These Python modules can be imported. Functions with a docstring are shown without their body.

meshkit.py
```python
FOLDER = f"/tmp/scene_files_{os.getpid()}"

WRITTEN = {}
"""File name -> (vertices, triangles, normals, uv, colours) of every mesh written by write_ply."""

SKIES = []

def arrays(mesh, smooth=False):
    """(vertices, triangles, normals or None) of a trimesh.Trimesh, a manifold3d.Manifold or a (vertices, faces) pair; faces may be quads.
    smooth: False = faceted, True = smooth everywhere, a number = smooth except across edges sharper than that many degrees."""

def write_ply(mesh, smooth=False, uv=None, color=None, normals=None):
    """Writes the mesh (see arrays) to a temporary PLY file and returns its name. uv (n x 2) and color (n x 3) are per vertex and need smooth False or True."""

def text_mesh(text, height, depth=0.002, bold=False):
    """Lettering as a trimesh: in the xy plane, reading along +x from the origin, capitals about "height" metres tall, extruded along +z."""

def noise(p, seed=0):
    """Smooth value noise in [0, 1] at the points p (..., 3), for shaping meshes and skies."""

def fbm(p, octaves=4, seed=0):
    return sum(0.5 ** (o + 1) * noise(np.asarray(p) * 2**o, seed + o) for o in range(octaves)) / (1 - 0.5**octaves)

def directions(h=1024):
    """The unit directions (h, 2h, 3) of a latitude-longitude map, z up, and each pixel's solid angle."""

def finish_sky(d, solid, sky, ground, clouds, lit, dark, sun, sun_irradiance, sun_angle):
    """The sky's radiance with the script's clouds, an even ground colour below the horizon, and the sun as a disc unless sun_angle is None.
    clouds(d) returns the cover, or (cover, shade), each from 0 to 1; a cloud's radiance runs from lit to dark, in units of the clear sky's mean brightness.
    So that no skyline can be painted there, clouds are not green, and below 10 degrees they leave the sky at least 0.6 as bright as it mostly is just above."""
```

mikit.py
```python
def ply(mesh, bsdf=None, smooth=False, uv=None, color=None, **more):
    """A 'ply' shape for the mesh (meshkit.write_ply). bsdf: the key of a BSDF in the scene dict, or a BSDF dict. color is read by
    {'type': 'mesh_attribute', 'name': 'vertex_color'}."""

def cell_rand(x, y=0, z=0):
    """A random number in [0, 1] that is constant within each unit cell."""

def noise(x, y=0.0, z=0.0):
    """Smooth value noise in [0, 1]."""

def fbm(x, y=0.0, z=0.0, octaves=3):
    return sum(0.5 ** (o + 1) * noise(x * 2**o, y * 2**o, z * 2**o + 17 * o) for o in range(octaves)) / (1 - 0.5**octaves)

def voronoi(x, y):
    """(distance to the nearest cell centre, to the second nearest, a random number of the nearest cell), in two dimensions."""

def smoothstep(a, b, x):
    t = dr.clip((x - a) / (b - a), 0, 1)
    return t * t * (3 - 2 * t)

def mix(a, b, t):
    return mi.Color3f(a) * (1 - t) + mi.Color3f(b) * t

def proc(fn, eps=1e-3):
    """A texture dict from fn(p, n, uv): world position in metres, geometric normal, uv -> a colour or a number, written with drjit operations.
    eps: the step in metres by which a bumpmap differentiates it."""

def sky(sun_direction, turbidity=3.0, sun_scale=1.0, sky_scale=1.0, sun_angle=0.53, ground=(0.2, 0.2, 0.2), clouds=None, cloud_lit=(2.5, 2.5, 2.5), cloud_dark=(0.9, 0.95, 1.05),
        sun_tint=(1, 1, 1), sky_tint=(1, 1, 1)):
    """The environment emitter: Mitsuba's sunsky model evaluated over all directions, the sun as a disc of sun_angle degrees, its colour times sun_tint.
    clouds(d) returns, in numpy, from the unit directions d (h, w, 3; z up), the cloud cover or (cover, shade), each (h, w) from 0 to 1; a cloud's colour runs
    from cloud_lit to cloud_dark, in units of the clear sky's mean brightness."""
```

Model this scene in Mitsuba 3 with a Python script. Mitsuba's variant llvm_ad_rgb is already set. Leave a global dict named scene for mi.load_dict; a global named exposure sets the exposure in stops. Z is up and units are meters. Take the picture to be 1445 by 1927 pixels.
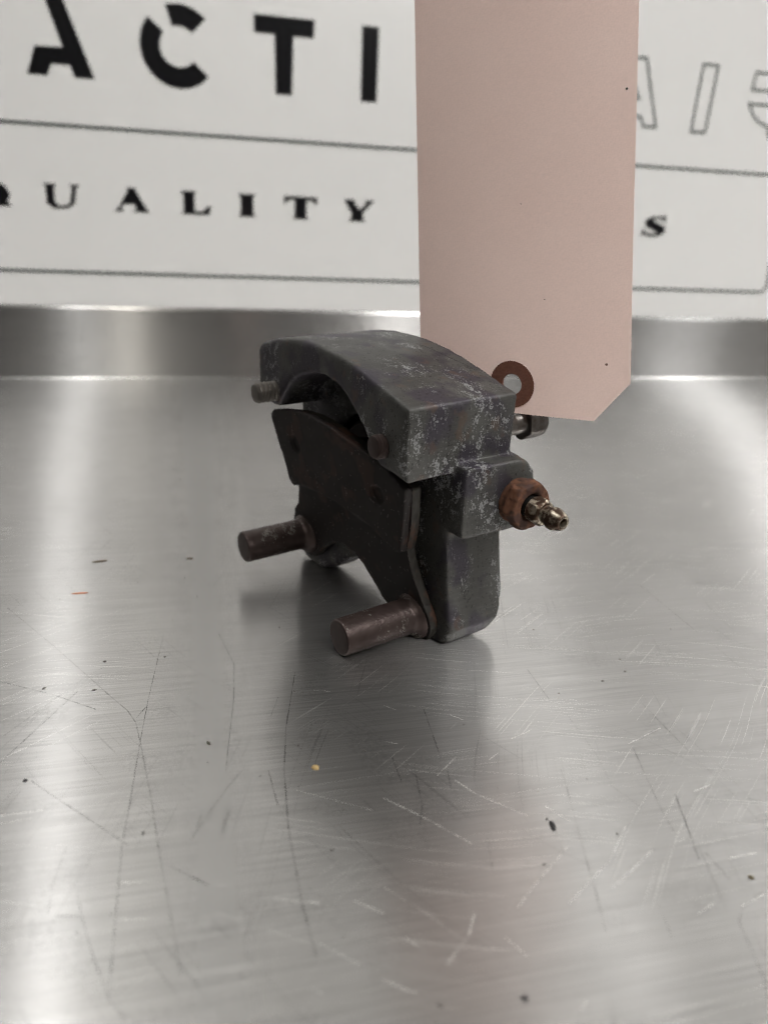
import math, numpy as np, trimesh, drjit as dr, mitsuba as mi, manifold3d as m3
from shapely.geometry import Polygon, LineString, Point, box as sbox
import mikit, meshkit
from mikit import proc, noise, fbm, smoothstep, mix, voronoi, cell_rand

scene, labels = {}, {}
T = mi.ScalarTransform4f
V = np.array

# ---------------------------------------------------------------- camera, lights, exposure
EYE = V([0, 0, 0.097])
FWD = V([0.229731, 0.928301, -0.292372]); UP = V([0.040284, 0.291079, 0.95585])
scene['camera'] = {'type': 'thinlens', 'fov': 52.97, 'fov_axis': 'x', 'aperture_radius': 0.0010, 'focus_distance': 0.193,
                   'near_clip': 0.005, 'far_clip': 50.0,
                   'to_world': T().look_at(origin=EYE.tolist(), target=(EYE + FWD).tolist(), up=UP.tolist())}
exposure = 1.66
CEIL = 1.9                                     # ceiling above the bench top
# strip lights: centre x, centre y, half width, half length, radiance, label
LAMPS = [(-0.36, 0.10, 0.042, 0.50, (16.5, 16.5, 16.3), 'white ceiling strip light above the bench, left of the caliper'),
         (-0.32, -2.10, 0.055, 0.60, (13.0, 12.5, 11.4), 'warm white ceiling strip light at the back of the room, on the left'),
         (1.85, 0.10, 0.10, 0.50, (17.0, 17.0, 16.8), 'white ceiling strip light above the bench, far right of the caliper'),
         (1.05, -2.10, 0.060, 0.60, (32.0, 31.6, 30.8), 'white ceiling strip light at the back of the room, on the right'),
         (1.05, -0.95, 0.060, 0.40, (17.0, 16.9, 16.6), 'short white ceiling strip light behind the camera, on the right')]
RIVETS = [(52.8, 36.1), (7.8, 35.6)]
TAG_R0, TAG_TURN, HOLE = [0.1074, 0.17692, 0.07275], 57.0, (0.0, -2.6)

# ---------------------------------------------------------------- helpers
def put(key, mesh, bsdf, smooth=30, uv=None, kind=None, **lab):
    k, n = key, 0
    while k in scene:
        n += 1; k = f'{key}_{n:03d}'
    scene[k] = mikit.ply(mesh, bsdf, smooth=smooth, uv=uv)
    if kind: lab['kind'] = kind
    if lab: labels[k] = lab
    return k

def tri(man):
    m = man.to_mesh()
    return trimesh.Trimesh(np.array(m.vert_properties[:, :3], float), np.array(m.tri_verts), process=False)

def cs(pts):
    if isinstance(pts, Polygon):
        loops = [np.array(pts.exterior.coords)[:-1]] + [np.array(i.coords)[:-1] for i in pts.interiors]
    else:
        loops = [V(pts, float)]
    return m3.CrossSection([np.ascontiguousarray(l) for l in loops], m3.FillRule.EvenOdd)

def ext(pts, a, b):
    """polygon in (x, y) extruded from z = a to b"""
    return cs(pts).extrude(b - a).translate([0, 0, a])

def soften(mesh, it):
    """rounds the edges of a finely divided mesh"""
    from scipy import sparse
    v, f = mesh.vertices, mesh.faces
    e = np.vstack([f[:, [0, 1]], f[:, [1, 2]], f[:, [2, 0]]])
    A = sparse.coo_matrix((np.ones(len(e)), (e[:, 0], e[:, 1])), shape=(len(v), len(v))).tocsr()
    A = ((A + A.T) > 0).astype(float)
    Wt = sparse.diags(1 / np.maximum(np.asarray(A.sum(1)).ravel(), 1)) @ A
    for _ in range(it):
        v = 0.5 * v + 0.5 * (Wt @ v)
    return trimesh.Trimesh(v, f, process=False)

def box(x0, x1, y0, y1, z0, z1):
    b = trimesh.creation.box((x1 - x0, y1 - y0, z1 - z0)); b.apply_translation(((x0 + x1) / 2, (y0 + y1) / 2, (z0 + z1) / 2)); return b

def lathe(prof, n=48):
    """profile [(radius, height)] round z, closed at both ends"""
    prof = [(0, prof[0][1])] + list(prof) + [(0, prof[-1][1])]
    return trimesh.creation.revolve(V(prof, float), sections=n)

# ---------------------------------------------------------------- materials
def rgb(c): return {'type': 'rgb', 'value': list(c)}
def principled(col, rough=0.5, metal=0.0, spec=0.5, bump=None, **kw):
    b = {'type': 'principled', 'base_color': col if isinstance(col, dict) else rgb(col), 'roughness': rough, 'metallic': metal, 'specular': spec, **kw}
    if bump: b = {'type': 'bumpmap', 'arbitrary': bump[0], 'scale': bump[1], 'bsdf': b}
    return {'type': 'twosided', 'bsdf': b}

# frame of the caliper: U along its length, W up, TT from its open front to its back; millimetres from the near guide pin's tip
TT = V([0.937343, 0.343019, 0.061049]); U = V([-0.34777, 0.931757, 0.104333]); WW = V([-0.021094, -0.119027, 0.992667])
ORG = V([0.033822, 0.18243, 0.005063])
def world(m):
    m = m.copy(); p = m.vertices
    m.vertices = ORG + (p[:, :1] * U + p[:, 1:2] * WW + p[:, 2:3] * TT) / 1000
    if np.linalg.det(np.stack([U, WW, TT])) < 0: m.invert()
    return m
def loc(p):
    q = [p[i] - float(ORG[i]) for i in range(3)]
    return [1000 * (q[0] * float(a[0]) + q[1] * float(a[1]) + q[2] * float(a[2])) for a in (U, WW, TT)]

def skew(u, w, t):
    """turned axes, so that no noise lattice lines up with a face"""
    return 0.74 * u + 0.52 * w - 0.43 * t, -0.61 * u + 0.78 * w + 0.13 * t, 0.40 * u + 0.17 * w + 0.90 * t
def crust(u, w, t):
    """white aluminium oxide: speckled clusters"""
    a, b, c = skew(u, w, t)
    clump = smoothstep(0.40, 0.70, fbm(a * 0.13 + 3.1, b * 0.13, c * 0.13, 3))
    fine = smoothstep(0.35, 0.75, noise(a * 0.7 + 5, b * 0.7, c * 0.7))
    grain = noise(a * 2.1, b * 2.1, c * 2.1) * 0.5 + noise(b * 4.3 + 7, c * 4.3, a * 4.3) * 0.5
    return smoothstep(0.57, 0.78, grain + 0.30 * clump * fine - 0.06) * (0.12 + 0.88 * clump)

def bare_alloy(p, n, uv):
    u, w, t = loc(p)
    a, b, c_ = skew(u, w, t)
    big = fbm(a * 0.07, b * 0.07 + 5, c_ * 0.07, 3)
    mill = noise(u * 1.3, w * 2.0, t * 0.07) * 0.5 + noise(u * 3.1, w * 4.2, t * 0.15) * 0.5
    c = mix((0.043, 0.042, 0.039), (0.09, 0.089, 0.084), smoothstep(0.3, 0.7, big) * 0.6 + 0.4 * mill)
    c = mix(c, (0.034, 0.027, 0.042), smoothstep(0.45, 0.60, fbm(a * 0.11 + 40, b * 0.11, c_ * 0.11, 4)) * 0.7)
    c = mix(c, (0.022, 0.02, 0.02), smoothstep(0.62, 0.76, noise(a * 1.3 + 9, b * 1.3, c_ * 1.3) * 0.6 + noise(b * 3.3, c_ * 3.3, a * 3.3) * 0.4) * 0.6)
    c = mix(c, (0.10, 0.062, 0.042), smoothstep(0.64, 0.76, fbm(a * 0.22 + 11, b * 0.22, c_ * 0.22 + 3, 3)) * 0.45)
    seam = 1 - smoothstep(0.10, 0.22, dr.abs(t - 36 - (40 - u) * 0.2 - 0.3 * noise(u * 0.4)))
    c = mix(c, (0.02, 0.018, 0.022), dr.select((w > 60) & (u < 48) & (u > 4), seam, 0) * 0.7)
    return mix(c, (0.31, 0.31, 0.315), crust(u, w, t) * 0.7)
def bare_rough(p, n, uv):
    u, w, t = loc(p)
    return 0.40 + 0.22 * fbm(u * 0.5, w * 0.5, t * 0.5, 2) + 0.2 * crust(u, w, t)
def bare_bump(p, n, uv):
    u, w, t = loc(p)
    a, b, c = skew(u, w, t)
    return noise(u * 2.2, w * 3.0, t * 0.1) * 0.5 + noise(a * 1.9, b * 1.9, c * 1.9) * 0.5 + crust(u, w, t) * 0.9
scene['bare_alloy'] = principled(proc(bare_alloy), proc(bare_rough), 0.42, 0.4, bump=(proc(bare_bump, 5e-5), 0.00008))

def coat_bump(p, n, uv):
    u, w, t = loc(p)
    return fbm(u * 1.1, w * 1.1, t * 1.1, 3)
def pad_brown(p, n, uv):
    u, w, t = loc(p)
    c = mix((0.0085, 0.0066, 0.0062), (0.0145, 0.0108, 0.010), fbm(u * 0.25, w * 0.25, t * 0.25, 3))
    c = mix(c, (0.032, 0.013, 0.008), smoothstep(0.57, 0.7, fbm(u * 0.2 + 8, w * 0.2 + 3, t * 0.2, 3)) * 0.6)
    a, b, d = skew(u, w, t)
    return mix(c, (0.10, 0.085, 0.085), smoothstep(0.84, 0.92, noise(a * 1.5, b * 1.5, d * 1.5)) * 0.4)
scene['pad_brown'] = principled(proc(pad_brown), 0.65, 0.0, 0.25, bump=(proc(coat_bump, 5e-5), 0.00016))

def worn_edge(p, n, uv):
    u, w, t = loc(p)
    c = mix((0.012, 0.010, 0.009), (0.03, 0.027, 0.022), fbm(u * 0.5, w * 0.5, t * 0.5, 3))
    return mix(c, (0.06, 0.026, 0.015), smoothstep(0.5, 0.7, fbm(u * 0.3 + 4, w * 0.3, t * 0.3, 3)) * 0.7)
scene['worn_edge'] = principled(proc(worn_edge), 0.6, 0.1, 0.3, bump=(proc(coat_bump, 5e-5), 0.0002))

def pin_steel(p, n, uv):
    u, w, t = loc(p)
    c = mix((0.035, 0.022, 0.02), (0.06, 0.042, 0.038), fbm(u * 0.4, w * 0.4, t * 0.4, 3))
    bare = smoothstep(0.5, 0.6, fbm(u * 0.16 + 52, w * 0.16, t * 0.16 + 29, 3) * 0.6 + noise(u * 2.2, w * 2.2, t * 2.2) * 0.4)
    bare = bare * smoothstep(0.5, 0.62, fbm(u * 0.13 + 77, w * 0.13, t * 0.13, 2))
    return mix(c, (0.30, 0.29, 0.26), bare * 0.5)
scene['pin_steel'] = principled(proc(pin_steel), 0.42, 0.6, 0.5, bump=(proc(coat_bump, 5e-5), 0.00012))

def bolt_steel(p, n, uv):
    u, w, t = loc(p)
    return mix((0.045, 0.032, 0.026), (0.15, 0.14, 0.13), fbm(u * 0.7, w * 0.7, t * 0.7, 3))
scene['stud_steel'] = principled((0.17, 0.155, 0.14), 0.4, 0.85, 0.5)
scene['bolt_steel'] = principled(proc(bolt_steel), 0.38, 0.8, 0.5)

def rust(p, n, uv):
    u, w, t = loc(p)
    c = mix((0.042, 0.02, 0.013), (0.125, 0.054, 0.03), smoothstep(0.25, 0.75, fbm(u * 0.5, w * 0.5, t * 0.5, 4)))
    return mix(c, (0.05, 0.028, 0.024), smoothstep(0.55, 0.7, fbm(u * 0.35 + 6, w * 0.35, t * 0.35, 3)) * 0.8)
scene['rust'] = principled(proc(rust), 0.85, 0.0, 0.3, bump=(proc(coat_bump, 5e-5), 0.0004))

def nipple(p, n, uv):
    u, w, t = loc(p)
    return mix((0.06, 0.036, 0.024), (0.42, 0.37, 0.29), smoothstep(0.42, 0.72, fbm(u * 0.7 + 3, w * 0.7, t * 0.7, 3)))
scene['nipple'] = principled(proc(nipple), 0.42, 0.8, 0.5, bump=(proc(coat_bump, 5e-5), 0.0001))
scene['black_hole'] = principled((0.01, 0.009, 0.008), 0.8, 0, 0.2)

def card(p, n, uv):
    f = fbm(p[0] * 60, p[1] * 60, p[2] * 60, 4)
    g = noise(p[0] * 4100, p[1] * 4100, p[2] * 4100) * 0.5 + noise(p[0] * 2100 + p[2] * 1700, p[1] * 2300, p[2] * 2100 - p[0] * 1700) * 0.5
    c = mix((0.775, 0.585, 0.53), (0.81, 0.63, 0.575), f)
    return c * (0.93 + 0.14 * g)
scene['card_paper'] = {'type': 'twosided', 'bsdf': {'type': 'diffuse', 'reflectance': proc(card)}}
def ringcol(p, n, uv):
    return mix((0.10, 0.046, 0.034), (0.145, 0.068, 0.05), noise(p[0] * 2500, p[1] * 2500, p[2] * 2500))
scene['ring_fibre'] = {'type': 'twosided', 'bsdf': {'type': 'diffuse', 'reflectance': proc(ringcol)}}

scene['sign_white'] = {'type': 'twosided', 'bsdf': {'type': 'roughplastic', 'diffuse_reflectance': rgb((0.72, 0.71, 0.70)), 'alpha': 0.12}}
scene['vinyl_black'] = principled((0.006, 0.006, 0.007), 0.2, 0.0, 0.3)
scene['vinyl_grey'] = principled((0.085, 0.095, 0.092), 0.25, 0.0, 0.3)
scene['wall_paint'] = {'type': 'twosided', 'bsdf': {'type': 'diffuse', 'reflectance': rgb((0.60, 0.59, 0.57))}}
scene['rear_paint'] = {'type': 'twosided', 'bsdf': {'type': 'diffuse', 'reflectance': rgb((0.09, 0.085, 0.085))}}
scene['floor_grey'] = {'type': 'twosided', 'bsdf': {'type': 'diffuse', 'reflectance': rgb((0.18, 0.18, 0.18))}}

# stainless steel, brushed along x; the listed scratches are the ones the photograph shows (millimetres on the bench)
DARK=[[(-44.0,157.9),(-33.2,176.2),(-29.7,182.0),(-23.5,189.3)],[(-42.0,148.9),(-30.7,175.1)],[(-56.8,228.6),(-40.1,201.3),(-29.2,182.6),(-22.5,171.1),(-18.4,164.4),(-16.3,159.0),(-14.7,150.3),(-11.5,130.2),(-9.6,116.1),(-7.4,102.0),(-5.6,90.3)],[(-11.7,202.8),(-14.0,170.1),(-14.9,150.4),(-15.5,131.0),(-16.0,119.4),(-15.7,103.7),(-15.3,88.4)],[(-34.7,141.3),(-30.4,136.3),(-22.7,127.8),(-15.1,119.2)],[(-7.7,112.5),(-1.6,107.0)],[(3.0,201.9),(6.5,182.4),(5.7,166.5),(3.8,148.8),(2.6,137.5)],[(6.1,137.3),(2.4,131.5),(-0.3,126.4),(-4.2,118.4)],[(21.4,175.4),(16.3,150.6),(14.2,135.3),(13.0,117.1),(13.1,108.3),(13.1,99.9),(13.9,89.4)],[(-22.1,109.2),(-20.6,103.6),(-18.2,96.1),(-15.3,88.4),(-12.9,85.0)],[(-49.4,183.6),(-36.0,174.8),(-25.5,166.3)],[(-25.4,120.6),(-26.2,112.0),(-26.0,105.8)],[(-14.6,164.8),(-16.2,161.1)],[(-24.5,105.0),(-21.1,104.4)],[(15.9,164.0),(13.5,156.1)],[(11.1,135.9),(11.5,128.9),(11.8,124.8)],[(70.4,124.6),(68.8,118.5),(66.3,110.1),(63.3,100.1),(61.0,91.8),(58.8,84.8)],[(101.8,145.5),(101.3,135.6),(101.0,122.1),(101.1,111.7),(100.6,99.9)],[(89.5,128.3),(87.1,120.2),(84.2,109.7),(82.8,103.1)],[(89.4,112.7),(86.9,106.0),(83.0,95.7)],[(146.4,182.4),(146.4,172.5),(148.2,167.9),(151.2,162.5)],[(139.2,168.7),(136.9,144.7)],[(103.7,134.0),(104.4,120.5),(103.3,106.7),(102.9,102.8)],[(88.7,86.7),(83.4,84.6),(80.8,82.1),(79.2,77.2),(76.9,70.6)],[(85.2,97.0),(85.3,90.5)],[(81.3,143.9),(80.4,128.1),(78.2,117.5),(80.6,110.4)],[(36.9,135.5),(36.8,127.3)],[(47.1,128.9),(46.0,123.8)],[(70.1,88.2),(68.4,81.5)],[(142.6,214.6),(139.7,178.0)],[(80.9,166.0),(80.1,151.4)],[(48.8,152.4),(47.1,134.5)],[(40.6,131.1),(38.9,119.4),(37.1,114.4)],[(48.1,108.6),(46.0,100.3)]]
BRIGHT=[[(-3.0,93.4),(1.2,91.8),(4.9,90.1)],[(-1.3,101.0),(3.1,98.7),(13.4,91.7)],[(-15.3,110.4),(-3.3,107.8),(4.4,105.3)],[(-15.4,102.5),(-1.7,99.8)],[(24.8,165.7),(28.5,164.5)],[(7.6,102.2),(15.8,99.4)],[(13.9,92.4),(19.8,86.8)],[(12.4,84.3),(13.9,83.1)],[(-38.4,131.7),(-31.1,131.8)],[(-37.9,129.4),(-32.6,129.8)],[(21.4,98.8),(25.6,95.2)],[(15.1,129.0),(29.2,119.8)],[(-3.1,150.3),(-1.1,149.9)],[(0.6,192.2),(4.1,191.1)],[(-14.4,109.6),(-14.3,109.3)],[(47.6,125.4),(50.4,120.4),(57.7,112.6)],[(32.1,122.8),(37.8,116.5),(44.7,107.5)],[(62.3,114.4),(65.0,109.6)],[(89.4,130.4),(100.0,134.7)],[(93.6,112.7),(98.1,114.0)],[(75.2,84.9),(79.2,86.3)],[(83.5,84.8),(88.9,86.4)],[(46.8,91.9),(51.9,96.1),(61.3,103.2)],[(55.8,91.2),(67.2,98.6),(74.7,106.2)],[(32.6,84.1),(37.5,88.5),(39.7,92.2)],[(26.8,100.6),(31.9,94.4),(36.3,87.7)],[(22.7,83.4),(26.7,80.4)],[(42.9,86.8),(44.8,83.0)],[(56.8,130.7),(59.6,132.6)],[(64.6,137.2),(69.9,139.3)],[(39.9,155.8),(42.2,153.4)],[(65.7,93.2),(76.1,99.5)],[(64.5,92.9),(71.9,97.0)],[(49.9,74.2),(48.7,73.2)],[(27.7,90.0),(30.0,87.0)],[(36.5,141.5),(39.2,140.0)],[(54.2,149.0),(56.5,146.3)],[(44.4,127.6),(50.2,132.9)],[(88.6,94.9),(94.2,95.1)],[(81.7,100.6),(83.9,101.0)]]

def strokes(p, lines, width):
    x, y = p[0] * 1000, p[1] * 1000
    wob = (noise(x * 0.9, y * 0.9) - 0.5) * 0.07
    m = mi.Float(0)
    for i, q in enumerate(lines):
        d2 = mi.Float(1e9)
        for (ax, ay), (bx, by) in zip(q[:-1], q[1:]):
            dx, dy = bx - ax, by - ay
            s = dr.clip(((x - ax) * dx + (y - ay) * dy) / max(dx * dx + dy * dy, 1e-9), 0, 1)
            d2 = dr.minimum(d2, dr.square(x - ax - s * dx) + dr.square(y - ay - s * dy))
        wd = width * (0.7 + 0.6 * ((i * 37) % 11) / 10)
        m = dr.maximum(m, (1 - smoothstep(wd * 0.4, wd, dr.sqrt(d2) + wob)) * (0.55 + 0.45 * ((i * 53) % 7) / 6))
    return m * (0.45 + 0.55 * smoothstep(0.3, 0.6, noise(x * 0.6 + 4, y * 0.6)))
def hair(p, ang, freq, thr, seed):
    """fine scratches in one direction"""
    x, y = p[0] * 1000, p[1] * 1000
    c, s = math.cos(ang), math.sin(ang)
    a, b = x * c + y * s, y * c - x * s
    b = b + (noise(a * 0.03 + seed, b * 0.02) - 0.5) * 5
    return smoothstep(thr + 0.02, thr + 0.08, noise(b * freq * 2.6, a * 0.035 + seed)) * smoothstep(0.45, 0.7, noise(a * 0.04 + seed * 3, b * 0.08))
def steel_tone(p, n, uv):
    x, y = p[0] * 1000, p[1] * 1000
    v = 0.52 + 0.15 * (noise(x * 0.08, uv[1] * 4200) - 0.5) + 0.06 * (fbm(x * 0.02, uv[1] * 22, 0, 3) - 0.5)
    d = strokes(p, DARK, 0.14) * 0.72 + 0.25 * dr.maximum(hair(p, 1.25, 1.7, 0.84, 3.0), hair(p, 2.1, 1.5, 0.86, 8.0))
    smudge = smoothstep(0.60, 0.72, fbm(x * 0.09 + 13, y * 0.09, 0, 3)) * smoothstep(0.5, 0.62, noise(x * 2.4, y * 1.9)) * 0.10
    v = v * (1 - d) * (1 - smudge)
    return mi.Color3f(v * 1.0, v * 0.985, v * 0.965)
scene['steel_grain'] = {'type': 'roughconductor', 'distribution': 'ggx', 'material': 'none', 'alpha_u': 0.035, 'alpha_v': 0.105, 'specular_reflectance': proc(steel_tone)}
scene['steel_dull'] = {'type': 'roughconductor', 'distribution': 'ggx', 'material': 'none', 'alpha': 0.42, 'specular_reflectance': proc(steel_tone)}
scene['steel_streak'] = {**scene['steel_grain'], 'alpha_u': 0.02, 'alpha_v': 0.55}
scene['steel_scuff'] = {'type': 'roughconductor', 'distribution': 'ggx', 'material': 'none', 'alpha_u': 0.5, 'alpha_v': 0.5, 'specular_reflectance': rgb((0.95, 0.94, 0.9))}
def scuffs(p, n, uv):
    return dr.clip(strokes(p, BRIGHT, 0.10) * 0.8 + 0.19 * dr.maximum(hair(p, 0.72, 2.1, 0.85, 1.0), dr.maximum(hair(p, -0.35, 2.3, 0.84, 5.0), hair(p, 0.05, 2.6, 0.85, 11.0))), 0, 1) * 0.8
def upstand_tone(p, n, uv):
    v = 0.44 + 0.10 * (noise(p[0] * 60, uv[1] * 3000) - 0.5) + 0.05 * (fbm(p[0] * 12, uv[1] * 40, 0, 3) - 0.5)
    return mi.Color3f(v, v * 0.985, v * 0.97)
scene['upstand_grain'] = {**scene['steel_grain'], 'alpha_u': 0.03, 'alpha_v': 0.07, 'specular_reflectance': proc(upstand_tone)}
scene['upstand_streak'] = {**scene['upstand_grain'], 'alpha_u': 0.012, 'alpha_v': 0.36}
scene['upstand_steel'] = {'type': 'twosided', 'bsdf': {'type': 'blendbsdf', 'weight': 0.32, 'a': {'type': 'ref', 'id': 'upstand_grain'}, 'b': {'type': 'ref', 'id': 'upstand_streak'}}}
scene['steel'] = {'type': 'twosided', 'bsdf': {'type': 'blendbsdf', 'weight': proc(scuffs),
                  'a': {'type': 'blendbsdf', 'weight': 0.27, 'a': {'type': 'ref', 'id': 'steel_grain'},
                        'b': {'type': 'blendbsdf', 'weight': 0.42, 'a': {'type': 'ref', 'id': 'steel_streak'}, 'b': {'type': 'ref', 'id': 'steel_dull'}}},
                  'b': {'type': 'ref', 'id': 'steel_scuff'}}}

# ---------------------------------------------------------------- the room round the bench
YS = 0.756                                      # face of the sign
X0, X1, Y0, Y1, ZF = -2.6, 3.2, -3.6, 0.775, -0.9
put('wall', box(X0, X1, Y1, Y1 + 0.1, ZF, CEIL), 'wall_paint', False, kind='structure')
put('wall', box(X0 - 0.1, X0, Y0, Y1, ZF, CEIL), 'rear_paint', False, kind='structure')
put('wall', box(X1, X1 + 0.1, Y0, Y1, ZF, CEIL), 'wall_paint', False, kind='structure')
put('wall', box(X0, X1, Y0 - 0.1, Y0, ZF, CEIL), 'rear_paint', False, kind='structure')
put('ceiling', box(X0, X1, Y0, Y1, CEIL, CEIL + 0.1), 'wall_paint', False, kind='structure')
put('floor', box(X0, X1, Y0, Y1, ZF - 0.1, ZF), 'floor_grey', False, kind='structure')
for (x, y, hw, hl, L, lab) in LAMPS:
    z = CEIL - 0.06
    key = put('ceiling_light', box(x - hw - 0.02, x + hw + 0.02, y - hl - 0.02, y + hl + 0.02, z + 0.004, CEIL - 0.001), 'wall_paint', False,
              label=lab, category='ceiling light', group='strip lights on the ceiling')
    q = trimesh.Trimesh([[x - hw, y - hl, z], [x + hw, y - hl, z], [x + hw, y + hl, z], [x - hw, y + hl, z]], [[0, 2, 1], [0, 3, 2]], process=False)
    scene[key + '__diffuser'] = {**mikit.ply(q, 'wall_paint'), 'emitter': {'type': 'area', 'radiance': rgb(L)}}

# bench top and upstand: one bent sheet
BSZ, BY = 0.0637, 0.7535
prof = [(-0.55, -0.03), (-0.55, 0.0)] + [(y, 0.0) for y in np.linspace(-0.5, BY - 0.001, 12)]
prof += [(BY - 0.001 + 0.001 * math.sin(a), 0.001 - 0.001 * math.cos(a)) for a in np.linspace(0.2, math.pi / 2, 6)]
nb = len(prof)
prof += [(BY, z) for z in np.linspace(0.01, BSZ - 0.002, 5)] + [(BY + 0.0008, BSZ), (BY + 0.0015, BSZ)]
def sheet(pr, xs=(-1.3, 1.7)):
    pr = V(pr); s = np.r_[0, np.cumsum(np.linalg.norm(np.diff(pr, axis=0), axis=1))]
    v = [[x, y, z] for (y, z) in pr for x in xs]; uv = [[x, a] for a in s for x in xs]
    f = [[2 * i, 2 * i + 1, 2 * i + 3, 2 * i + 2] for i in range(len(pr) - 1)]
    f = V(f); return trimesh.Trimesh(v, np.vstack([f[:, [0, 1, 2]], f[:, [0, 2, 3]]]), process=False), V(uv)
m, uv = sheet(prof[:nb]); put('bench_top', m, 'steel', True, uv=uv, kind='structure')
m, uv = sheet(prof[nb - 1:]); put('bench_top__backsplash', m, 'upstand_steel', False, uv=uv)

# ---------------------------------------------------------------- the sign
def on_sign(poly, t=0.0006, d=0.0):
    """polygon in (x, z) millimetres lying on the sign's face"""
    geoms = getattr(poly, 'geoms', [poly])
    out = []
    for g in geoms:
        m = trimesh.creation.extrude_polygon(g, 1.0, engine='earcut')
        v = m.vertices; m.vertices = np.stack([v[:, 0] / 1000, YS - d - v[:, 2] * t, v[:, 1] / 1000], 1)
        m.invert() if m.volume < 0 else None
        out.append(m)
    return trimesh.util.concatenate(out)
put('wall_sign', box(-1.25, 1.5, YS, YS + 0.004, BSZ + 0.0003, 0.80), 'sign_white', False,
    label='white wall sign with black lettering and thin grey frame lines above the steel backsplash', category='sign')
P = Polygon
ring = Point(-3, 277).buffer(31.6, 64).difference(Point(-3, 277).buffer(15.6, 64))
def wedge(a0, a1, r=60):
    return P([(-3, 277)] + [(-3 + r * math.cos(math.radians(a)), 277 + r * math.sin(math.radians(a))) for a in np.linspace(a0, a1, 30)])
BIG = [P([(-107.5, 307), (-93.6, 307), (-72, 247), (-87.6, 247), (-90.9, 256), (-105.2, 256), (-108.8, 247.2), (-124.2, 247.2), (-116.7, 268), (-95.3, 268.6)]),
       ring.intersection(wedge(45, 108)).union(ring.intersection(wedge(140, 318))),
       P([(59.8, 307.2), (111.7, 307.2), (111.2, 293.4), (93.4, 293.4), (92, 247.4), (77.8, 247.4), (77.2, 293.6), (60, 293.6)]),
       P([(154, 307), (169, 307), (168.2, 247.2), (153.8, 247.2)])]
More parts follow.
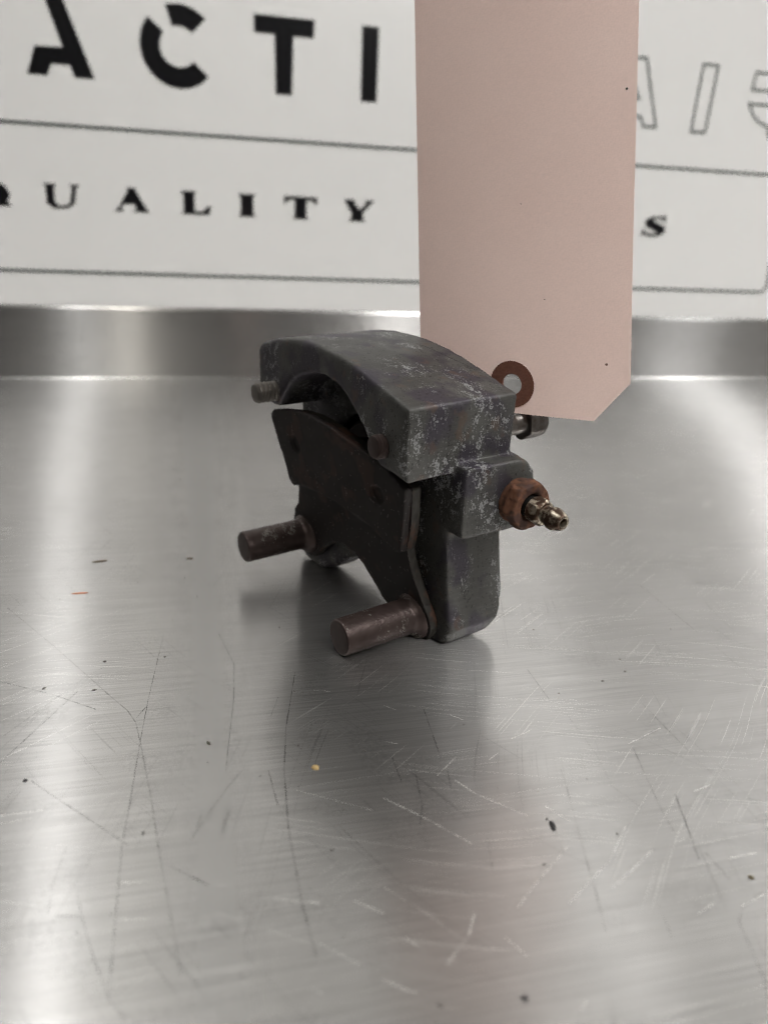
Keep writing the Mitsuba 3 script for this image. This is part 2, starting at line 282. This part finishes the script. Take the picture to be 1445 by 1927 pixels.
SMALL = [P([(-176, 158), (-170, 164.5), (-158, 164.8), (-150, 160.5), (-146.5, 153.6), (-149.5, 149), (-146, 145), (-154, 145), (-158, 144.6), (-170, 145.5), (-176, 152)]),
         P([(-120.4, 164.3), (-109.3, 164.3), (-111.7, 162), (-111.7, 151.1), (-109.6, 147.8), (-105, 146.8), (-99.5, 149.4), (-97, 162), (-99.5, 164.3), (-90.3, 164.3), (-93.5, 162), (-95.8, 149.1), (-102, 145), (-112.7, 145), (-118.2, 148.5), (-118.2, 162)]),
         P([(-52.5, 164.6), (-46, 164.6), (-36.5, 147.5), (-33.3, 145), (-48, 145), (-44.8, 147.3), (-46.6, 151.2), (-55.4, 151.2), (-57.9, 147.5), (-55.1, 145), (-64, 145), (-60.3, 147.7), (-51.5, 162)]),
         P([(-7.3, 164.4), (7, 164.4), (4.8, 162.2), (4.8, 147.8), (11.8, 147.8), (15.6, 151.8), (19, 153), (17.6, 145.2), (-7, 145.2), (-4.7, 147.5), (-4.7, 162)]),
         P([(42.6, 164.4), (59, 164.4), (56.5, 162), (56.5, 147.8), (59, 145.4), (42.6, 145.4), (45.3, 148), (45.3, 162)]),
         P([(84.5, 164.6), (114.6, 164.6), (114.6, 157.7), (109.8, 161.8), (104.9, 161.8), (104.6, 148), (107, 145.5), (91.6, 145.5), (94, 148), (94, 161.8), (89.5, 161.8), (84.5, 157.7)]),
         P([(138.9, 164.4), (150.8, 164.4), (149.2, 162.4), (154.6, 156), (161.5, 162.4), (159.5, 164.4), (168.5, 164.4), (158, 153.6), (157.8, 148.5), (160.5, 145.8), (143.8, 145.8), (147, 148.5), (146.8, 153.6), (141.3, 162.4)]),
         P([(475.8, 165.5), (475.1, 158), (471.7, 161.4), (464, 162), (461.5, 160), (474.4, 155), (477, 151), (471, 145.9), (460, 144), (452.5, 146.6), (449.3, 144.5), (450.5, 152.5), (454.6, 148.2), (463.7, 147.1), (466.9, 149.2), (454.4, 153.7), (452, 158), (455.6, 162.1), (464, 164.5), (472, 164)])]
OUT = [[[(404, 304), (433, 305.5), (451.5, 246.2), (437.5, 246.2), (433.6, 254.5), (405, 254.5)], [(414, 291), (420, 287), (430, 270), (408, 270)]],
       [[(495.6, 305.3), (512, 305.3), (507, 245), (491, 245)]],
       [[(556, 303), (596, 303), (604, 296), (600, 287.4), (554, 287.4)], [(553, 274.5), (600, 274.5), (612, 262), (606, 244), (583, 244), (578, 255), (569, 258.4), (560, 263.5)]]]
for g in BIG + SMALL: put('wall_sign__letter', on_sign(g.buffer(0)), 'vinyl_black', False)
for loops in OUT:
    g = None
    for l in loops:
        s = LineString(l + [l[0]]).buffer(1.15, join_style=2); g = s if g is None else g.union(s)
    put('wall_sign__outline_letter', on_sign(g), 'vinyl_grey', False)
frame = P([(-900, 92.8), (609, 92.8), (609, 210.3), (-900, 210.3)]).buffer(-9).buffer(9, 32)
put('wall_sign__frame_line', on_sign(frame.buffer(1.35).difference(frame.buffer(-1.35))), 'vinyl_grey', False)

# ---------------------------------------------------------------- the brake caliper
top_arc = [(71.6, 62.3), (67.6, 64.6), (61, 66.6), (54.3, 68.1), (45.1, 69.5), (34.1, 70.1), (23.8, 69.7), (15.7, 68.7), (8.7, 67.4), (2, 66), (-4, 64.7), (-9.8, 63.6)]
bridge = [(71.6, 46)] + top_arc + [(-10.2, 44.9), (-4.6, 45.6), (2.5, 45.8), (6.4, 50.2), (10.1, 53.6), (13.8, 56.5), (18.3, 59.6), (22.9, 61.6), (29.2, 62.5), (36.6, 61.8), (44.4, 59.3), (50, 56), (55, 50.8), (58.5, 46.3)]
housing = top_arc + [(-9.5, 44), (-8.8, 26), (-12.9, -0.5), (-11.8, -4.0), (-8.5, -6.2), (-3, -6.6), (4, -6.2), (9, -3.8), (16, 0.5), (24, 2.5), (31, 2.5), (38, 0), (46, -6), (52, -10.5), (58, -13.2), (66, -13.7), (71.5, -12.5), (74, -7), (73, 6), (70.5, 26), (71.6, 46)]
B = ext(bridge, 12, 28) + ext(housing, 27, 46)
side = [(11, -40), (28.5, -40), (32, -16), (37, -7.6), (40.5, -5.6), (43.5, -2.6), (45.3, 1), (46, 4.5), (46, 80), (11, 80)]          # (t, w)
B = B ^ ext(side, -30, 90).rotate([0, -90, 0]).mirror([1, 0, 0]).rotate([0, 0, 0]) if False else B
def along_u(pts, a, b):
    """polygon in (t, w) extruded along u"""
    m = ext(pts, a, b)                      # axes (t, w, u)
    return m.transform(np.array([[0, 0, 1, 0], [0, 1, 0, 0], [1, 0, 0, 0]], float))
B = B ^ along_u(side, -40, 100)
boss = [(27, 28.3), (27, 47.6), (44, 47.4), (48, 46.4), (50.5, 43), (51, 38), (50, 32), (47.5, 28.5), (44, 27.6)]
B = B + along_u(boss, -14.6, 2)
B = B + along_u([(44, 47), (47, 47.3), (48.2, 45), (46, 40), (44, 40)], -12, 2)     # fillet behind the boss
bore = m3.Manifold.cylinder(12, 19, 19, 64).translate([30.5, 30, 26])
B = B - bore
body = tri(B.refine_to_length(0.75))
body = soften(body, 8)
body.vertices += (meshkit.fbm(body.vertices * 0.22, 3, 5)[:, None] - 0.5) * 0.35 * body.vertex_normals
put('brake_caliper__body', world(body), 'bare_alloy', 35)
labels['brake_caliper'] = {'label': 'small worn metal brake caliper standing on the steel bench', 'category': 'brake caliper'}
piston = lathe([(17.2, 40), (17.2, 29), (16.2, 28), (12, 28), (12, 34)], 64)
pm = piston.copy(); pm.apply_translation([30.5, 30, 0]); put('brake_caliper__piston', world(pm), 'pin_steel', 30)

# the loose pad, leaning forward in the caliper
LEAN = math.radians(9.2)
def pad_place(m):
    v = m.vertices; m = m.copy()
    m.vertices = np.stack([v[:, 0], v[:, 1] * math.cos(LEAN), 24 - 0.018 * v[:, 0] - v[:, 1] * math.sin(LEAN) + v[:, 2]], 1)
    return world(m)
ear1, ear2 = Point(0, 0).buffer(8.0, 24), Point(61.5, -0.4).buffer(8.4, 24)
pl = P([(-5.6, 41.6), (-3.4, 30), (-0.4, 21.5), (-0.6, 18.5), (-2.4, 12.5), (-5.6, 6), (-6, -2), (6, -5.5), (12, -4), (16.4, -1.8), (20, 1.6), (24.3, 5.0), (29, 6.9), (35.5, 7.2), (41, 5.2), (45.8, 2.4), (50.3, -1.2), (55, -5.6), (66, -3), (67.5, 6.5), (63.6, 10.6), (61.0, 17.5), (61.2, 20.8), (63.2, 29.8), (66.2, 42),
        (58, 45.6), (51, 47.3), (41.5, 48.6), (29.3, 48.2), (19.6, 47), (8, 45.6), (0.7, 44.6)])
pl = pl.union(ear1).union(ear2).buffer(0.8).buffer(-1.6).buffer(0.8)
fr = P([(-6, 42), (-3, 30), (-0.8, 21.4), (1, 20.6), (13, 23.2), (31, 24), (44.3, 22.8), (51.5, 21.8), (57, 20.2), (59.5, 19.2), (61.5, 20.6), (63.4, 29.8), (66.8, 42.6), (64.5, 44.4), (58, 46.3), (51, 47.9), (41.5, 49.1), (29.3, 48.8), (19.6, 47.6), (8, 46.4), (0.7, 45.1)]).buffer(0.6).buffer(-1.2).buffer(0.6)
lining = ext(fr, -2.5, 0.0)
for (a, b) in RIVETS: lining = lining - m3.Manifold.cylinder(2, 2.9, 2.9, 32).translate([a, b, -3.4])
pad_plate = soften(tri(ext(pl, 0, 3.0).refine_to_length(0.7)), 3)
pn = pad_plate.face_normals
pp = pad_place(pad_plate)
k_pad = 'brake_caliper__brake_pad'
put(k_pad, pp.submesh([np.nonzero(pn[:, 2] < -0.6)[0]], append=True, repair=False), 'pad_brown', 35, label='dark brown brake pad plate with two pin ears')
put(k_pad + '__plate_edge', pp.submesh([np.nonzero(pn[:, 2] >= -0.6)[0]], append=True, repair=False), 'worn_edge', 35)
put(k_pad + '__friction_lining', pad_place(soften(tri(lining.refine_to_length(0.7)), 3)), 'pad_brown', 35)
for (u, w, t1) in ((0, 0, 24.3), (61.2, 0.1, 23)):
    pin = lathe([(4.35, 0.0), (4.8, 0.15), (5.08, 0.6), (5.12, t1 - 3.6), (5.25, t1 - 2.6), (5.9, t1 - 1.6), (6.9, t1 - 0.6), (7.1, t1 + 0.6)], 64)
    pin.apply_translation([u, w, 0]); put(k_pad + '__guide_pin', world(pin), 'pin_steel', 40)

def thread(r, t0, t1, pitch=1.4, depth=0.7):
    prof = [(r - 0.9, t0), (r - 0.35, t0 + 0.25)]
    t = t0 + 0.5
    while t < t1 - pitch:
        prof += [(r - depth, t), (r, t + pitch * 0.4), (r, t + pitch * 0.55)]; t += pitch
    return prof + [(r - depth, t), (r - depth, t1)]
for (u, w, t0, t1) in ((60, 51.0, 5.1, 16), (0.5, 51.6, 9.2, 14)):
    s = lathe(thread(3.15, t0, t1), 40); s.apply_translation([u, w, 0]); put('brake_caliper__bolt', world(s), 'stud_steel' if t0 < 6 else 'pin_steel', 25)
hx = lambda r, rot=0: [(r * math.cos(a + rot), r * math.sin(a + rot)) for a in np.arange(6) * math.pi / 3]
for (u, w, te) in ((0.3, 51.2, 64), (60, 51, 61)):
    sh = m3.Manifold.cylinder(13, 3.1, 3.1, 40).translate([u, w, 45])
    hd = ext(hx(5.2, 0.4), 57.5, te).translate([u, w, 0]) ^ m3.Manifold.cylinder(te - 57.5, 5.0, 4.7, 40).translate([u, w, 57.5])
    put('brake_caliper__bolt_head', world(soften(tri((sh + hd).refine_to_length(0.6)), 2)), 'bolt_steel', 30)
hd = lathe([(3.4, 45), (3.4, 47.4), (2.6, 48.2)], 32); hd.apply_translation([-3.5, 9, 0]); put('brake_caliper__bolt_head', world(hd), 'bolt_steel', 30)

# bleed screw on the boss, pointing along -u
def to_minus_u(m, w, t, u0):
    v = m.vertices; m = m.copy(); m.vertices = np.stack([u0 - v[:, 2], w + v[:, 0], t + v[:, 1]], 1); return m
nut = ext(hx(7.0, 0.35), 0, 6.3) ^ m3.Manifold.revolve(cs([(0, -0.2), (6.4, -0.2), (5.8, 1.6), (6.9, 2.4), (6.9, 5.1), (6.2, 6.3), (0, 6.3)]), 64)
nut = nut - m3.Manifold.cylinder(3, 3.5, 3.5, 48).translate([0, 0, 4.9])
nutm = soften(tri(nut.refine_to_length(0.5)), 6)
nutm.vertices += (meshkit.fbm(nutm.vertices * 0.7, 3, 2)[:, None] - 0.5) * 0.45 * nutm.vertex_normals
BW, BT = 36.3, 44.6
labels['brake_caliper__bleed_screw'] = {'label': 'bleed screw with rusty brown nut'}
k_b = 'brake_caliper__bleed_screw'
def fix(m):
    m = world(m)
    if m.volume < 0: m.invert()
    return m
put(k_b + '__hex_nut', fix(to_minus_u(nutm, BW, BT, -14.3)), 'rust', 40, label='rusty brown hexagonal nut')
neck = lathe([(2.9, 3.0), (2.9, 6.0), (2.6, 6.3)], 40)
hexa = ext(hx(3.75, 0.2), 6.0, 10.2) ^ m3.Manifold.revolve(cs([(0, 6), (3.2, 6), (3.75, 6.6), (3.75, 9.2), (2.9, 10.2), (0, 10.2)]), 48)
tip = m3.Manifold.revolve(cs([(0, 9), (2.25, 9), (2.25, 11.2), (2.5, 11.8), (2.95, 12.6), (3.0, 13.6), (2.6, 14.8), (2.05, 16.2), (1.75, 16.5), (0, 16.5)]), 48) - m3.Manifold.cylinder(4, 1.2, 1.2, 24).translate([0, 0, 14])
nip = soften(tri((hexa + tip).refine_to_length(0.35)), 2)
put(k_b, fix(to_minus_u(nip, BW, BT, -15.2)), 'nipple', 40)
put(k_b + '__collar', fix(to_minus_u(neck, BW, BT, -15.2)), 'black_hole', 30)

# ---------------------------------------------------------------- the paper tag behind the caliper
YAW = math.radians(13.9)
RTH, FWH = V([math.cos(YAW), -math.sin(YAW), 0]), V([math.sin(YAW), math.cos(YAW), 0])
TL = math.radians(9.0)
TUP = FWH * math.sin(TL) + V([0, 0, math.cos(TL)]) - RTH * 0.055
TUP = TUP / np.linalg.norm(TUP)
R0 = V(TAG_R0)
ss = np.linspace(-32, 32, 129)
th = np.radians(29 + (0 - ss) / 30 * 10.0)
lat = np.concatenate([[0], np.cumsum(np.cos((th[1:] + th[:-1]) / 2) * np.diff(ss))]); dep = np.concatenate([[0], np.cumsum(-np.sin((th[1:] + th[:-1]) / 2) * np.diff(ss))])
i30 = np.argmin(abs(ss - 31)); lat -= lat[i30]; dep -= dep[i30]
def bend(man, refine=1.6):
    m = tri(man.refine_to_length(refine)); s, v, n = m.vertices.T
    a, b, t = np.interp(s, ss, lat), np.interp(s, ss, dep), np.interp(s, ss, th)
    a, b = a + n * np.sin(t), b + n * np.cos(t)
    wave = 0.5 * np.sin(v * 0.045 + 0.6) * (1 + 0.2 * np.sin(s * 0.1))
    m.vertices = R0 + (a[:, None] * RTH + (b + wave)[:, None] * FWH + v[:, None] * TUP) / 1000
    if m.volume < 0: m.invert()
    return m
shape = P([(-22, -10.3), (22, -10.3), (31, 0), (31, 110), (-29, 110), (-29, 0)]).difference(Point(HOLE).buffer(2.9, 32))
put('paper_tag', bend(ext(shape, 0, 0.4)), 'card_paper', 40, label='large blank pinkish buff paper tag standing behind the brake caliper', category='tag')
rg = Point(HOLE).buffer(6.15, 40).difference(Point(HOLE).buffer(2.75, 40))
put('paper_tag__reinforcement_ring', bend(ext(rg, -0.25, 0.65), 0.9), 'ring_fibre', 40, label='reddish brown fibre ring round the punched hole')

for k, (s, v, r) in enumerate(((28.6, 70.5, 0.3), (25.0, 4.4, 0.32), (9.0, 20.0, 0.15), (2.5, 44, 0.14))):
    put('paper_tag__dirt_speck', bend(ext(Point(s, v).buffer(r, 4), -0.06, 0.1), 0.3), 'black_hole' if k == 0 else 'ring_fibre', False)
# ---------------------------------------------------------------- crumbs on the bench
def flake(name, x, y, sx, sy, sz, rot, col, label, cat, seed):
    m = trimesh.creation.icosphere(subdivisions=3)
    rs = np.random.RandomState(seed)
    m.vertices *= 0.65 + 0.8 * meshkit.fbm(m.vertices * 1.6 + rs.rand(3) * 50, 2, seed)[:, None]
    m.vertices[:, 2] = np.maximum(m.vertices[:, 2], -0.5)
    m.vertices *= V([sx, sy, sz]) / 2000
    m.apply_transform(trimesh.transformations.rotation_matrix(rot, [0, 0, 1]))
    m.apply_translation([x / 1000, y / 1000, -m.vertices[:, 2].min() + 0.00002])
    mat = 'crumb_' + name + str(seed)
    scene[mat] = principled(col, 0.6)
    put(name, m, mat, 40, label=label, category=cat)
flake('paint_flake', 61.1, 108.8, 0.9, 2.6, 0.5, -0.15, (0.012, 0.012, 0.012), 'black paint flake on the bench in front of the caliper', 'flake', 1)
flake('metal_chip', 20.5, 134.8, 1.3, 1.4, 0.7, 0.4, (0.30, 0.21, 0.09), 'tiny golden chip on the bench nearest the caliper', 'chip', 2)
flake('wood_splinter', -37.9, 236.7, 4.4, 1.0, 0.4, 0.02, (0.42, 0.17, 0.09), 'small orange brown splinter on the bench left of the caliper', 'splinter', 3)
flake('dirt_crumb', -34.9, 264.5, 4.6, 1.5, 0.6, 0.25, (0.09, 0.07, 0.05), 'dark brown crumb on the bench above the orange splinter', 'crumb', 4)
flake('dirt_crumb', -4.8, 262.4, 2.2, 1.5, 0.6, 0.1, (0.14, 0.115, 0.09), 'grey brown crumb on the bench left of the guide pins', 'crumb', 5)
flake('lint_speck', 41.6, 76.4, 0.9, 1.0, 0.4, 0.6, (0.05, 0.045, 0.045), 'dark grey lint speck at the bottom edge of the photo', 'speck', 6)
flake('lint_speck', -35.9, 141.6, 0.8, 0.8, 0.4, 0.2, (0.01, 0.01, 0.01), 'tiny black speck near the left edge of the photo', 'speck', 7)
flake('dirt_crumb', 89.2, 90.0, 0.8, 0.9, 0.4, 0.9, (0.08, 0.06, 0.02), 'tiny olive crumb at the right edge of the bench in view', 'crumb', 8)
flake('dirt_crumb', -0.6, 147.7, 0.6, 1.3, 0.4, 0.5, (0.05, 0.045, 0.03), 'tiny dark crumb on the bench below the left guide pin', 'crumb', 9)

rs = np.random.RandomState(5)
dust = []
for i in range(170):
    m = trimesh.creation.icosphere(subdivisions=1)
    y = 0.07 + 0.33 * rs.rand() ** 1.5
    r = (0.13 + 0.26 * rs.rand() ** 3) / 1000
    m.vertices *= 0.6 + 0.8 * rs.rand(len(m.vertices), 1)
    m.vertices *= V([r * (0.7 + 0.9 * rs.rand()), r, r * 0.45])
    m.apply_transform(trimesh.transformations.rotation_matrix(rs.rand() * 6.3, [0, 0, 1]))
    m.apply_translation([-0.09 + y * 0.25 + (rs.rand() - 0.22) * (0.10 + y * 0.75), y, r * 0.2]); dust.append(m)
scene['dust_dark'] = principled((0.06, 0.055, 0.05), 0.8)
put('dust', trimesh.util.concatenate(dust), 'dust_dark', False, label='fine dark dust specks scattered over the steel bench', category='dust', kind='stuff')
